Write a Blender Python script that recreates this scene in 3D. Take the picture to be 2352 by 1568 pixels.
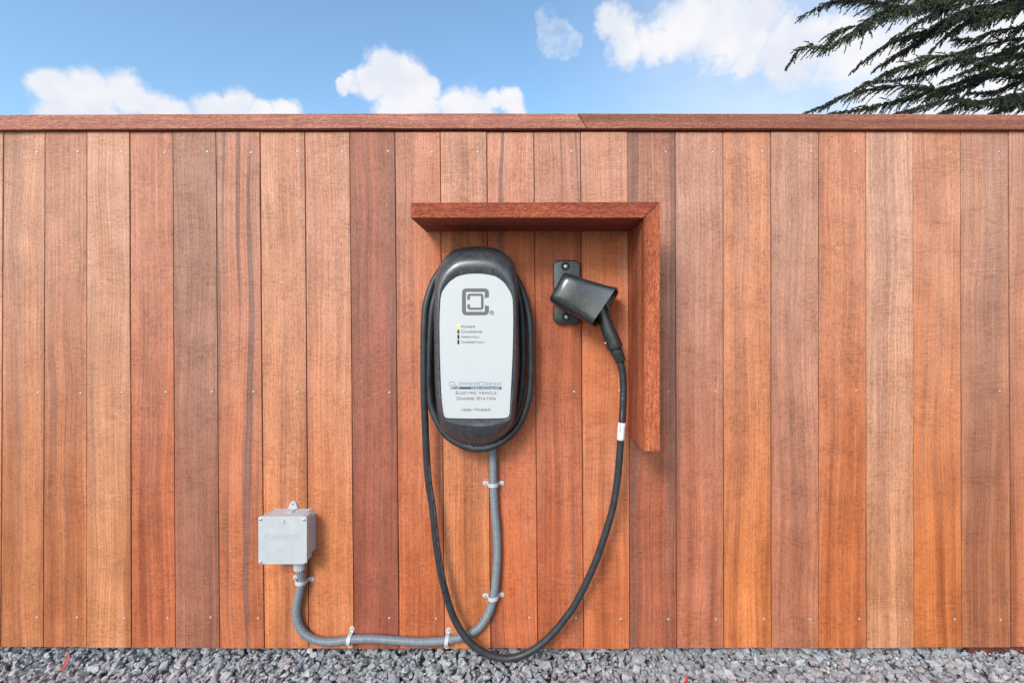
import bpy, bmesh, math, random
import numpy as np
from mathutils import Vector, Matrix
R = math.radians
random.seed(7); rng = np.random.default_rng(11)
scene = bpy.context.scene
for o in list(bpy.data.objects): bpy.data.objects.remove(o)
col = scene.collection

# ------------------------------------------------------------------ camera
DIST, F, VX, VY, CZ = 1.375, 1100.0, 1205.0, 735.0, 0.97
cam = bpy.data.cameras.new('camera'); co = bpy.data.objects.new('camera', cam); col.objects.link(co)
co.location = (0, -DIST, CZ); co.rotation_euler = (R(90), 0, 0)
cam.sensor_fit = 'HORIZONTAL'; cam.sensor_width = 36; cam.lens = 36*F/2352
cam.shift_x = -29/2352; cam.shift_y = -49/2352
cam.clip_start = 0.05; cam.clip_end = 2000
scene.camera = co
scene.cycles.max_bounces = 5; scene.cycles.diffuse_bounces = 3; scene.cycles.glossy_bounces = 2; scene.cycles.transparent_max_bounces = 2

# ------------------------------------------------------------------ light, sky, exposure
SUN_EL, SUN_AZ = 34, 207            # azimuth clockwise from +Y: behind and left of the camera
sd = Vector((math.sin(R(SUN_AZ))*math.cos(R(SUN_EL)), math.cos(R(SUN_AZ))*math.cos(R(SUN_EL)), math.sin(R(SUN_EL))))
sl = bpy.data.lights.new('sun', 'SUN'); sl.energy = 1.82; sl.angle = R(18); sl.color = (1.0, 0.97, 0.93)
so = bpy.data.objects.new('sun', sl); col.objects.link(so)
so.rotation_euler = sd.to_track_quat('Z', 'Y').to_euler(); so.location = (-2, -4, 6)
vs = scene.view_settings
vs.view_transform = 'Standard'; vs.look = 'None'; vs.gamma = 1; vs.use_curve_mapping = False
vs.exposure = 0.6

def nd(nt, t, **kw):
    n = nt.nodes.new(t)
    for k, v in kw.items():
        if k.startswith('i_'):
            key = k[2:]
            key = int(key) if key.isdigit() else key.replace('_', ' ')
            n.inputs[key].default_value = v
        else: setattr(n, k, v)
    return n
def L(nt, a, b): nt.links.new(a, b)
def M(nt, op, a, b=None, c=None, clamp=False):
    n = nt.nodes.new('ShaderNodeMath'); n.operation = op; n.use_clamp = clamp
    for i, v in enumerate((a, b, c)):
        if v is None: continue
        if isinstance(v, (int, float)): n.inputs[i].default_value = v
        else: nt.links.new(v, n.inputs[i])
    return n.outputs[0]
def VM(nt, op, a, b=None):
    n = nt.nodes.new('ShaderNodeVectorMath'); n.operation = op
    for i, v in enumerate((a, b)):
        if v is None: continue
        if isinstance(v, (tuple, list, Vector)): n.inputs[i].default_value = v
        elif isinstance(v, (int, float)): n.inputs['Scale'].default_value = v
        else: nt.links.new(v, n.inputs[i])
    return n
def MIX(nt, fac, a, b, blend='MIX'):
    n = nt.nodes.new('ShaderNodeMix'); n.data_type = 'RGBA'; n.blend_type = blend; n.clamp_factor = True
    for s, v in ((n.inputs[0], fac), (n.inputs[6], a), (n.inputs[7], b)):
        if isinstance(v, (int, float)): s.default_value = v
        elif isinstance(v, (tuple, list)): s.default_value = (*v[:3], 1)
        else: nt.links.new(v, s)
    return n.outputs[2]
def SM(nt, v, lo, hi, a=0.0, b=1.0):
    n = nt.nodes.new('ShaderNodeMapRange'); n.interpolation_type = 'SMOOTHSTEP'
    nt.links.new(v, n.inputs[0])
    for i, x in enumerate((lo, hi, a, b)): n.inputs[i+1].default_value = x
    return n.outputs[0]
def NOISE(nt, vec, scale=1.0, detail=2.0, rough=0.5):
    n = nt.nodes.new('ShaderNodeTexNoise'); n.inputs['Scale'].default_value = scale
    n.inputs['Detail'].default_value = detail; n.inputs['Roughness'].default_value = rough
    nt.links.new(vec, n.inputs['Vector']); return n

world = bpy.data.worlds.new('World'); scene.world = world; world.use_nodes = True
nt = world.node_tree; nt.nodes.clear()
wo = nd(nt, 'ShaderNodeOutputWorld'); bg = nd(nt, 'ShaderNodeBackground')
L(nt, bg.outputs[0], wo.inputs[0])
sky = nd(nt, 'ShaderNodeTexSky', sky_type='NISHITA', sun_disc=False, sun_elevation=R(SUN_EL), sun_rotation=R(SUN_AZ),
         air_density=1.0, dust_density=1.8, ozone_density=2.0)
SKY = 0.15
bg.inputs[1].default_value = SKY
tc = nd(nt, 'ShaderNodeTexCoord')
dirv = VM(nt, 'NORMALIZE', tc.outputs['Generated']).outputs[0]
def pdir(px, py): return Vector((px-VX, F, VY-py)).normalized()
def lump_field(lumps, vec):
    acc = None
    for px, py, r, *amp in lumps:
        c = pdir(px, py); rr = 0.5*((pdir(px+r, py)-c).length + (pdir(px, py+r)-c).length)
        d = VM(nt, 'DISTANCE', vec, c).outputs['Value']
        v = M(nt, 'MULTIPLY_ADD', d, -1/rr, 1.0)
        if amp: v = M(nt, 'MINIMUM', v, amp[0])
        acc = v if acc is None else M(nt, 'MAXIMUM', acc, v)
    return acc
wn = NOISE(nt, dirv, 15, 3, 0.6)
woff = VM(nt, 'SUBTRACT', wn.outputs['Color'], (0.5, 0.5, 0.5)).outputs[0]
def warp(k):
    n = VM(nt, 'SCALE', woff); n.inputs['Scale'].default_value = k
    return VM(nt, 'ADD', dirv, n.outputs[0]).outputs[0]
wv, wv2 = warp(0.035), warp(0.085)
fb = NOISE(nt, dirv, 26, 5, 0.68).outputs['Fac']
cum = [(125,205,54),(200,222,70),(285,220,62),(352,245,46),(478,246,44),(540,246,50),(600,266,34),(655,262,38),(190,290,110),(400,300,80),(560,310,80),
       (890,172,64),(930,176,60),(852,188,46),(978,205,38),(815,190,28,.34),(786,203,18,.26),(935,250,90),(1040,246,46),
       (1132,232,26),(1172,236,34),(1186,262,24),(1080,280,80)]
wisp = [(1275,92,42,.04),(1264,40,26,.0),(1395,62,44),(1440,92,66),(1505,95,70),(1580,62,100),(1650,72,120),(1720,66,120),(1722,120,70),
        (1830,110,110),(1940,112,120),(2100,120,150),(2280,100,180),(2010,215,60),(2170,225,120),(2350,200,140)]
a1 = lump_field(cum, wv); a2 = lump_field(wisp, wv2)
c1 = SM(nt, M(nt, 'MULTIPLY_ADD', fb, 1.0, M(nt, 'ADD', a1, -0.46)), -0.08, 0.46)
c2 = SM(nt, M(nt, 'MULTIPLY_ADD', fb, 0.9, M(nt, 'ADD', a2, -0.38)), -0.14, 0.66)
# thin high haze spreading out from the larger cloud bank
veil = M(nt, 'MAXIMUM', SM(nt, lump_field([(1900,200,900)], dirv), 0.0, 1.0, 0, 0.50), SM(nt, lump_field([(2250,140,620)], dirv), 0.0, 0.7, 0, 0.85))
c2 = M(nt, 'MAXIMUM', c2, veil)
# the rest of the dome carries the same broken cumulus
dn = NOISE(nt, dirv, 3.2, 4, 0.58)
sep = nd(nt, 'ShaderNodeSeparateXYZ'); L(nt, dirv, sep.inputs[0])
gen = M(nt, 'MULTIPLY', SM(nt, dn.outputs['Fac'], 0.53, 0.63), SM(nt, sep.outputs['Y'], 0.62, 0.40))
dens = M(nt, 'MAXIMUM', M(nt, 'MAXIMUM', c1, c2), gen)
shade = NOISE(nt, dirv, 11, 2, 0.55).outputs['Fac']
CW = 4.3
ccol = MIX(nt, SM(nt, shade, 0.32, 0.60), tuple(CW*v for v in (0.82, 0.86, 0.96)), tuple(CW*v for v in (0.97, 0.97, 1.0)))
tint = MIX(nt, 1.0, sky.outputs[0], (1.06, 1.22, 1.20), 'MULTIPLY')
L(nt, MIX(nt, dens, tint, ccol), bg.inputs[0])

# ------------------------------------------------------------------ helpers
def P(px, py, d=0.0):
    k = (DIST-d)/F
    return Vector(((px-VX)*k, -d, CZ-(py-VY)*k))
def s2l(r, g, b):
    f = lambda c: c/12.92 if c <= 0.04045 else ((c+0.055)/1.055)**2.4
    return (f(r/255), f(g/255), f(b/255))
def tag(o, label=None, cat=None, group=None, kind=None):
    for k, v in (('label', label), ('category', cat), ('group', group), ('kind', kind)):
        if v: o[k] = v
    return o
def empty(name, loc, label=None, cat=None, group=None, kind=None):
    o = bpy.data.objects.new(name, None); col.objects.link(o); o.location = loc; o.empty_display_size = 0.05
    return tag(o, label, cat, group, kind)
def mesh_from(verts, faces, smooth=False):
    me = bpy.data.meshes.new('m'); me.from_pydata([tuple(v) for v in verts], [], faces)
    me.validate(); me.update()
    if smooth: me.polygons.foreach_set('use_smooth', [True]*len(me.polygons))
    return me
def link(name, me, mat, parent=None, loc=None):
    """verts are given in world space; the object sits at loc (default parent's place)"""
    o = bpy.data.objects.new(name, me); col.objects.link(o); me.name = name
    if mat and not me.materials: me.materials.append(mat)
    org = Vector(loc) if loc is not None else (world_loc(parent) if parent else Vector((0, 0, 0)))
    me.transform(Matrix.Translation(-org))
    if parent: o.parent = parent; o.location = org - world_loc(parent)
    else: o.location = org
    return o
def world_loc(o):
    v = Vector(o.location)
    while o.parent: o = o.parent; v += o.location
    return v
def bm_mesh(bm, smooth=False, angle=None):
    bmesh.ops.recalc_face_normals(bm, faces=bm.faces[:])
    me = bpy.data.meshes.new('m'); bm.to_mesh(me); bm.free()
    if smooth: me.polygons.foreach_set('use_smooth', [True]*len(me.polygons))
    if angle is not None: me.set_sharp_from_angle(angle=R(angle))
    return me
def prism(poly, d0, d1, bevel=0.0, seg=2, smooth=False, angle=35):
    """poly: world (x,z) outline; extruded from depth d0 (back) to d1 (front, toward -Y)"""
    bm = bmesh.new()
    b = [bm.verts.new((x, -d0, z)) for x, z in poly]; f = [bm.verts.new((x, -d1, z)) for x, z in poly]
    n = len(poly); bm.faces.new(b); ff = bm.faces.new(f)
    for i in range(n): bm.faces.new((b[i], b[(i+1) % n], f[(i+1) % n], f[i]))
    bmesh.ops.recalc_face_normals(bm, faces=bm.faces[:])
    if bevel:
        bmesh.ops.bevel(bm, geom=list(ff.edges), offset=bevel, segments=seg, affect='EDGES', profile=0.5)
    return bm_mesh(bm, smooth, angle if smooth else None)
def box(c, s, bevel=0.0, seg=1):
    bm = bmesh.new(); bmesh.ops.create_cube(bm, size=1.0)
    bmesh.ops.scale(bm, vec=s, verts=bm.verts); bmesh.ops.translate(bm, vec=c, verts=bm.verts)
    if bevel: bmesh.ops.bevel(bm, geom=bm.edges[:], offset=bevel, segments=seg, affect='EDGES', profile=0.5)
    return bm_mesh(bm)
def rrect(x0, x1, z0, z1, r, n=6):
    out = []
    for cx, cz, a in ((x1-r, z1-r, 0), (x0+r, z1-r, 90), (x0+r, z0+r, 180), (x1-r, z0+r, 270)):
        for k in range(n+1):
            t = R(a+90*k/n); out.append((cx+r*math.cos(t), cz+r*math.sin(t)))
    return out
def spline(pts, step):
    p = [Vector(q) for q in pts]; p = [p[0]*2-p[1]]+p+[p[-1]*2-p[-2]]; out = []
    for i in range(1, len(p)-2):
        a, b, c, d = p[i-1], p[i], p[i+1], p[i+2]
        n = max(2, int((c-b).length/step))
        for k in range(n):
            t = k/n
            out.append(0.5*((2*b)+(c-a)*t+(2*a-5*b+4*c-d)*t*t+(3*b-a-3*c+d)*t**3))
    out.append(p[-2]); 
    # even spacing
    res = [out[0]]; acc = 0
    for i in range(1, len(out)):
        seg = (out[i]-out[i-1]).length
        while acc+seg >= step and seg > 1e-9:
            f = (step-acc)/seg; q = out[i-1].lerp(out[i], f); res.append(q); out[i-1] = q; seg = (out[i]-q).length; acc = 0
        acc += seg
    return res
def tube(path, rad, seg=14, caps=True):
    """rad: number or function(index, arclength)"""
    verts, faces = [], []
    n = len(path); T0 = (path[1]-path[0]).normalized()
    up = Vector((0, 1, 0)) if abs(T0.y) < 0.9 else Vector((1, 0, 0))
    N = (up - T0*up.dot(T0)).normalized(); s = 0
    for i, p in enumerate(path):
        T = (path[min(i+1, n-1)]-path[max(i-1, 0)]).normalized()
        N = (N - T*N.dot(T)).normalized(); B = T.cross(N)
        if i: s += (p-path[i-1]).length
        r = rad(i, s) if callable(rad) else rad
        for k in range(seg):
            a = 2*math.pi*k/seg; verts.append(p+(N*math.cos(a)+B*math.sin(a))*r)
    for i in range(n-1):
        for k in range(seg):
            a, b = i*seg+k, i*seg+(k+1) % seg
            faces.append((a, b, b+seg, a+seg))
    if caps: faces.append(tuple(range(seg))[::-1]); faces.append(tuple(range((n-1)*seg, n*seg)))
    return mesh_from(verts, faces, True)

# ------------------------------------------------------------------ materials
def mat(name):
    m = bpy.data.materials.new(name); m.use_nodes = True
    nt = m.node_tree; b = nt.nodes['Principled BSDF']
    return m, nt, b
def plastic(name, color, rough=0.45, var=0.12, nscale=60, bump=0.15, bscale=900, spec=0.5, dirt=None, dirt_amt=0.0):
    m, nt, b = mat(name)
    tc = nd(nt, 'ShaderNodeTexCoord'); v = tc.outputs['Object']
    n1 = NOISE(nt, v, nscale, 5, 0.6).outputs['Fac']
    c = MIX(nt, SM(nt, n1, 0.3, 0.7), tuple(x*(1-var) for x in color), tuple(min(1, x*(1+var)) for x in color))
    if dirt:
        mp = nd(nt, 'ShaderNodeMapping'); L(nt, v, mp.inputs[0]); mp.inputs['Scale'].default_value = (120, 120, 22)
        d1 = NOISE(nt, mp.outputs[0], 1, 4, 0.65).outputs['Fac']
        c = MIX(nt, M(nt, 'MULTIPLY', SM(nt, d1, 0.55, 0.8), dirt_amt), c, dirt)
    L(nt, c, b.inputs['Base Color'])
    n2 = NOISE(nt, v, nscale*1.7, 3).outputs['Fac']
    L(nt, M(nt, 'MULTIPLY_ADD', n2, 0.25, rough-0.12), b.inputs['Roughness'])
    b.inputs['Specular IOR Level'].default_value = spec
    if bump:
        bp = nd(nt, 'ShaderNodeBump', i_Strength=bump, i_Distance=0.0006)
        L(nt, NOISE(nt, v, bscale, 2).outputs['Fac'], bp.inputs['Height']); L(nt, bp.outputs[0], b.inputs['Normal'])
    return m
def flat(name, color, rough=0.5, emit=None, estr=0.0, metal=0.0):
    m, nt, b = mat(name)
    tc = nd(nt, 'ShaderNodeTexCoord')
    n1 = NOISE(nt, tc.outputs['Object'], 300, 3).outputs['Fac']
    L(nt, MIX(nt, n1, tuple(x*0.9 for x in color), tuple(min(1, x*1.1) for x in color)), b.inputs['Base Color'])
    b.inputs['Roughness'].default_value = rough; b.inputs['Metallic'].default_value = metal
    if emit: b.inputs['Emission Color'].default_value = (*emit, 1); b.inputs['Emission Strength'].default_value = estr
    return m

def wood(name, along='Z', pallor=True, saw=1.0, coarse=0.0, rough=0.72, color=None):
    m, nt, b = mat(name)
    tc = nd(nt, 'ShaderNodeTexCoord'); oi = nd(nt, 'ShaderNodeObjectInfo')
    def prop(n):
        a = nd(nt, 'ShaderNodeAttribute', attribute_type='OBJECT', attribute_name=n); return a.outputs['Fac']
    seed, streak, grey, pal = prop('seed'), prop('streak'), prop('grey'), prop('pallor')
    pos = tc.outputs['Object']
    if along == 'X':
        sp = nd(nt, 'ShaderNodeSeparateXYZ'); L(nt, pos, sp.inputs[0])
        cb = nd(nt, 'ShaderNodeCombineXYZ'); L(nt, sp.outputs['Z'], cb.inputs['X']); L(nt, sp.outputs['Y'], cb.inputs['Y']); L(nt, sp.outputs['X'], cb.inputs['Z'])
        pos = cb.outputs[0]
    off = nd(nt, 'ShaderNodeCombineXYZ')
    L(nt, M(nt, 'MULTIPLY', seed, 1.7), off.inputs['X']); L(nt, M(nt, 'MULTIPLY', seed, 3.1), off.inputs['Y']); L(nt, M(nt, 'MULTIPLY', seed, 7.3), off.inputs['Z'])
    p = VM(nt, 'ADD', pos, off.outputs[0]).outputs[0]
    # slow wander of the grain along the board
    w = NOISE(nt, VM(nt, 'MULTIPLY', p, (3, 3, 1.6)).outputs[0], 1, 2).outputs['Fac']
    wx = nd(nt, 'ShaderNodeCombineXYZ'); L(nt, M(nt, 'MULTIPLY_ADD', w, 0.05, -0.025), wx.inputs['X'])
    pw = VM(nt, 'ADD', p, wx.outputs[0]).outputs[0]
    def nz(sx, sz, detail=2, r=0.5, src=pw):
        return NOISE(nt, VM(nt, 'MULTIPLY', src, (sx, sx, sz)).outputs[0], 1, detail, r).outputs['Fac']
    band = nz(20, 0.45, 3, 0.6); fine = nz(330, 3.5, 2); line = nz(150, 1.2, 2)
    sawn = nz(40, 330, 1, 0.5, p); sawp = nz(9, 14, 2, 0.5, p); speck = nz(300, 110, 2, 0.6, p); patch = nz(9, 2.0, 4, 0.6)
    strk = nz(42, 0.45, 2, 0.5); fleck = nz(95, 70, 3, 0.7, p)
    base = oi.outputs['Color'] if color is None else None
    c = MIX(nt, SM(nt, band, 0.30, 0.62), (0.66, 0.57, 0.51), (1.12, 1.11, 1.08))
    c = MIX(nt, 1.0, c, (0.87, 0.86, 0.86), 'MULTIPLY')
    c = MIX(nt, 1.0, base, c, 'MULTIPLY') if base is not None else MIX(nt, 1.0, color, c, 'MULTIPLY')
    # redder and browner patches
    c = MIX(nt, SM(nt, patch, 0.52, 0.78, 0, 0.5), c, MIX(nt, 1.0, c, (0.88, 0.74, 0.66), 'MULTIPLY'))
    # paler tone mixed in, patchy and stronger towards the board tops
    gz = nd(nt, 'ShaderNodeSeparateXYZ'); L(nt, tc.outputs['Object'], gz.inputs[0])
    if pallor:
        h = M(nt, 'ADD', SM(nt, gz.outputs['Z'], 0.1, 1.45, 0, 1.0), M(nt, 'MULTIPLY_ADD', nz(16, 1.3, 4, 0.6), 0.9, -0.47))
        h = M(nt, 'MULTIPLY', h, M(nt, 'MULTIPLY_ADD', pal, 1.0, 0.0), clamp=True)
        # less of the paler tone in a soft-edged region below the hood
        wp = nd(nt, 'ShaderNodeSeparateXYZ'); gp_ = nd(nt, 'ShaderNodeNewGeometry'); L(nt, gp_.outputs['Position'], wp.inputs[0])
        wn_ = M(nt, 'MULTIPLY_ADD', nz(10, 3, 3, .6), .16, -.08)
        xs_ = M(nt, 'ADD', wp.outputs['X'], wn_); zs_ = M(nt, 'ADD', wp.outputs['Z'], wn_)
        hoodm = M(nt, 'MULTIPLY', M(nt, 'MULTIPLY', SM(nt, xs_, -.36, -.20), SM(nt, xs_, .34, .27)), M(nt, 'MULTIPLY', SM(nt, zs_, .45, .85), SM(nt, zs_, 1.30, 1.20)))
        h = M(nt, 'MULTIPLY', h, M(nt, 'MULTIPLY_ADD', hoodm, -.85, 1.0))
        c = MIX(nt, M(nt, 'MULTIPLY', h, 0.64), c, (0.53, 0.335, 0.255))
    # grey-violet heart streaks
    st = M(nt, 'MULTIPLY', SM(nt, strk, 0.545, 0.62), streak, clamp=True)
    c = MIX(nt, M(nt, 'MULTIPLY', st, 0.66), c, (0.14, 0.09, 0.085))
    c = MIX(nt, M(nt, 'MULTIPLY', grey, SM(nt, nz(14, 0.9, 4, 0.6), 0.25, 0.65, 0.45, 1.0)), c, (0.23, 0.12, 0.088))
    # fine growth lines, saw marks and torn specks
    g = M(nt, 'ADD', M(nt, 'MULTIPLY', SM(nt, fine, 0.35, 0.65), 0.20), M(nt, 'MULTIPLY', SM(nt, line, 0.35, 0.62), 0.13))
    sm_ = M(nt, 'MULTIPLY', SM(nt, sawn, 0.38, 0.60), SM(nt, sawp, 0.42, 0.62, 0.05, 0.20*saw))
    tot = M(nt, 'ADD', M(nt, 'ADD', g, sm_), M(nt, 'MULTIPLY', SM(nt, speck, 0.45, 0.66), 0.24))
    k = M(nt, 'SUBTRACT', 1.32, tot)
    k = M(nt, 'MULTIPLY', k, SM(nt, fleck, 0.66, 0.76, 1.0, 0.80))
    vg = nd(nt, 'ShaderNodeCombineXYZ')
    L(nt, k, vg.inputs[0]); L(nt, M(nt, 'POWER', k, 1.15), vg.inputs[1]); L(nt, M(nt, 'POWER', k, 1.25), vg.inputs[2])
    c = MIX(nt, 1.0, c, vg.outputs[0], 'MULTIPLY')
    hgt = M(nt, 'ADD', M(nt, 'MULTIPLY', tot, -1.0), 1.0)
    if coarse:
        cr = nz(190, 48, 4, 0.7, p); cr2 = nz(420, 120, 2, 0.6, p)
        crm = M(nt, 'ADD', M(nt, 'MULTIPLY', cr, 0.55), M(nt, 'MULTIPLY', cr2, 0.45))
        c = MIX(nt, SM(nt, crm, 0.40, 0.60), MIX(nt, 1.0, c, tuple([1-0.50*coarse, 1-0.62*coarse, 1-0.62*coarse]), 'MULTIPLY'), c)
        hgt = M(nt, 'ADD', hgt, M(nt, 'MULTIPLY', SM(nt, crm, 0.35, 0.65), 2.2*coarse))
    blot = nz(13, 7, 4, 0.62, p)
    bl = SM(nt, blot, 0.30, 0.72, 0.89, 1.09)
    vb = nd(nt, 'ShaderNodeCombineXYZ'); L(nt, bl, vb.inputs[0]); L(nt, M(nt, 'POWER', bl, 1.2), vb.inputs[1]); L(nt, M(nt, 'POWER', bl, 1.35), vb.inputs[2])
    c = MIX(nt, 1.0, c, vb.outputs[0], 'MULTIPLY')
    c = MIX(nt, 1.0, c, (0.87, 0.79, 0.765), 'MULTIPLY')
    L(nt, c, b.inputs['Base Color'])
    bp = nd(nt, 'ShaderNodeBump', i_Strength=0.55, i_Distance=0.0012+0.0022*coarse)
    L(nt, hgt, bp.inputs['Height']); L(nt, bp.outputs[0], b.inputs['Normal'])
    b.inputs['Roughness'].default_value = rough; b.inputs['Specular IOR Level'].default_value = 0.35
    return m
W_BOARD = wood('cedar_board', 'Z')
W_CAP = wood('cedar_cap', 'X', pallor=False, coarse=0.55, saw=0.4)
W_HEAD = wood('rough_sawn_header', 'X', pallor=False, coarse=0.85, saw=0.3)
W_SIDE = wood('rough_sawn_side', 'Z', pallor=False, coarse=0.80, saw=0.3)
BLACK = plastic('black_housing', (0.044, 0.047, 0.053), 0.29, 0.25, 70, 0.20, 1500, 0.75, (0.16, 0.17, 0.18), 0.55)
BLACK2 = plastic('black_holster', (0.022, 0.024, 0.028), 0.24, 0.2, 60, 0.06, 1200, 0.8, (0.12, 0.13, 0.14), 0.45)
RUBBER = plastic('cable_rubber', (0.025, 0.027, 0.031), 0.48, 0.25, 45, 0.12, 900, 0.45, (0.10, 0.10, 0.11), 0.35)
DARKIN = plastic('dark_recess', (0.012, 0.012, 0.013), 0.6, 0.2)
PANEL = plastic('silver_panel', (0.485, 0.485, 0.495), 0.36, 0.008, 25, 0.05, 2500, 0.4)
BOXG = plastic('grey_pvc', (0.43, 0.435, 0.455), 0.5, 0.05, 30, 0.12, 700, 0.4, (0.36, 0.36, 0.37), 0.35)
STRAPG = plastic('strap_pvc', (0.46, 0.465, 0.48), 0.45, 0.05, 60, 0.1, 700)
CONDG = plastic('conduit_pvc', (0.165, 0.185, 0.21), 0.36, 0.10, 80, 0.08, 900, 0.5, (0.30, 0.31, 0.33), 0.3)
NAILM = flat('galvanised_nail', (0.42, 0.43, 0.46), 0.45, metal=0.4)
SCREW = flat('steel_screw', (0.60, 0.61, 0.63), 0.35, metal=0.6)
INKG = flat('ink_grey', (0.10, 0.10, 0.11), 0.5); INKD = flat('ink_dark', (0.065, 0.07, 0.08), 0.5)
INKB = flat('ink_blue', (0.10, 0.25, 0.38), 0.5); INKW = flat('ink_white', (0.75, 0.76, 0.78), 0.5)
LED_ON = flat('lamp_lit', (0.9, 0.5, 0.08), 0.3, (1.0, 0.36, 0.02), 1.5)
LED_RED = flat('lamp_brown', (0.11, 0.035, 0.03), 0.2); LED_OFF = flat('lamp_dark', (0.02, 0.018, 0.022), 0.2)
STICK = plastic('white_sticker', (0.72, 0.71, 0.75), 0.4, 0.04, 90, 0.0)
BARK = plastic('bark', (0.075, 0.05, 0.036), 0.85, 0.35, 25, 0.6, 60, 0.2)

# ------------------------------------------------------------------ ground sheet
gm, gnt, gb = mat('grey_gravel_ground')
gtc = nd(gnt, 'ShaderNodeTexCoord')
vo = nd(gnt, 'ShaderNodeTexVoronoi', i_Scale=42.0); L(gnt, gtc.outputs['Object'], vo.inputs['Vector'])
gs = nd(gnt, 'ShaderNodeSeparateColor'); L(gnt, vo.outputs['Color'], gs.inputs[0])
gc = MIX(gnt, gs.outputs[0], (0.17, 0.17, 0.175), (0.42, 0.42, 0.425))
gc = MIX(gnt, SM(gnt, vo.outputs['Distance'], 0.45, 0.85), gc, (0.06, 0.06, 0.06))
L(gnt, gc, gb.inputs['Base Color']); gb.inputs['Roughness'].default_value = 0.9
gbp = nd(gnt, 'ShaderNodeBump', i_Strength=0.8, i_Distance=0.01, invert=True); L(gnt, vo.outputs['Distance'], gbp.inputs['Height']); L(gnt, gbp.outputs[0], gb.inputs['Normal'])
g = link('ground', mesh_from([(-400, -400, -0.03), (400, -400, -0.03), (400, 400, -0.03), (-400, 400, -0.03)], [(0, 1, 2, 3)]), gm)
tag(g, 'grey gravel ground on both sides of the fence', 'ground', kind='structure')

# ------------------------------------------------------------------ gravel stones
def make_gravel():
    tmpl = []
    for t in range(22):
        bm = bmesh.new()
        el = random.uniform(0.55, 0.9); fl = random.uniform(0.42, 0.75)
        for _ in range(11):
            v = Vector((random.gauss(0, 1), random.gauss(0, 1), random.gauss(0, 1))).normalized()*random.uniform(0.8, 1.1)
            bm.verts.new((v.x, v.y*el, v.z*fl))
        bmesh.ops.convex_hull(bm, input=bm.verts[:])
        for v in [v for v in bm.verts if not v.link_faces]: bm.verts.remove(v)
        bmesh.ops.triangulate(bm, faces=bm.faces[:])
        bm.verts.index_update()
        tmpl.append((np.array([v.co[:] for v in bm.verts]), np.array([[v.index for v in f.verts] for f in bm.faces]))); bm.free()
    AV, AF, AC = [], [], []; nv = 0
    def put(x, y, z, s, big):
        nonlocal nv
        V, Fc = tmpl[rng.integers(len(tmpl))]
        e = (rng.uniform(-0.65, 0.65), rng.uniform(-0.65, 0.65), rng.uniform(0, 6.283))
        m = np.array(Matrix.Rotation(e[2], 3, 'Z') @ Matrix.Rotation(e[1], 3, 'Y') @ Matrix.Rotation(e[0], 3, 'X'))
        W = (V*s) @ m.T + np.array([x, y, z])
        u = rng.random(); b = rng.uniform(0.24, 0.40)
        c = np.array([b, b*1.0, b*1.01])
        if u < 0.10: c = np.array([b*1.06, b*0.93, b*0.97])
        elif u < 0.15: c = np.array([b*1.12, b*0.92, b*0.86])
        elif u < 0.18: c = np.array([b*1.35, b*1.35, b*1.35])
        elif u < 0.24: c = np.array([b*0.93, b*0.98, b*1.08])
        AV.append(W); AF.append(Fc+nv); AC.append(np.repeat(np.append(c, 1)[None], len(W), 0)); nv += len(W)
    def layer(x0, x1, y0, y1, st, z, zr, s0, s1):
        for x in np.arange(x0, x1, st):
            for y in np.arange(y0, y1, st):
                put(x+rng.uniform(-.5, .5)*st, y+rng.uniform(-.5, .5)*st, z+rng.uniform(-zr, zr), s0+(s1-s0)*rng.random()**1.7, 0)
    layer(-2.1, 2.1, -0.34, 0.13, 0.0165, -0.012, 0.005, 0.0105, 0.021)
    layer(-2.1, 2.1, -0.30, 0.11, 0.029, -0.003, 0.004, 0.0095, 0.023)
    layer(-2.2, 2.2, -1.15, -0.34, 0.024, -0.009, 0.006, 0.012, 0.021)
    layer(-2.1, 2.1, -0.30, 0.09, 0.017, 0.002, 0.006, 0.003, 0.0075)
    V = np.concatenate(AV); Fa = np.concatenate(AF); C = np.concatenate(AC)
    me = bpy.data.meshes.new('gravel'); me.vertices.add(len(V)); me.loops.add(Fa.size); me.polygons.add(len(Fa))
    me.vertices.foreach_set('co', V.astype(np.float32).ravel()); me.loops.foreach_set('vertex_index', Fa.astype(np.int32).ravel())
    me.polygons.foreach_set('loop_start', np.arange(0, Fa.size, 3, dtype=np.int32))
    me.update(calc_edges=True); me.validate(); me.shade_flat()
    ca = me.color_attributes.new('stone', 'FLOAT_COLOR', 'POINT'); ca.data.foreach_set('color', C.astype(np.float32).ravel())
    m, nt, b = mat('crushed_stone')
    a = nd(nt, 'ShaderNodeAttribute', attribute_name='stone'); tc = nd(nt, 'ShaderNodeTexCoord')
    n1 = NOISE(nt, tc.outputs['Object'], 160, 5, 0.65).outputs['Fac']; n2 = NOISE(nt, tc.outputs['Object'], 620, 3, 0.6).outputs['Fac']
    c = MIX(nt, SM(nt, n1, 0.3, 0.7), MIX(nt, 1.0, a.outputs['Color'], (0.72, 0.70, 0.72), 'MULTIPLY'), MIX(nt, 1.0, a.outputs['Color'], (1.25, 1.25, 1.25), 'MULTIPLY'))
    c = MIX(nt, SM(nt, n2, 0.5, 0.75, 0, 0.35), c, (0.42, 0.42, 0.43))
    L(nt, c, b.inputs['Base Color']); b.inputs['Roughness'].default_value = 0.82
    bp = nd(nt, 'ShaderNodeBump', i_Strength=0.5, i_Distance=0.0015); L(nt, n1, bp.inputs['Height']); L(nt, bp.outputs[0], b.inputs['Normal'])
    o = link('gravel', me, m)
    tag(o, 'loose grey crushed stone gravel along the foot of the fence', 'gravel', kind='stuff')
make_gravel()

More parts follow.
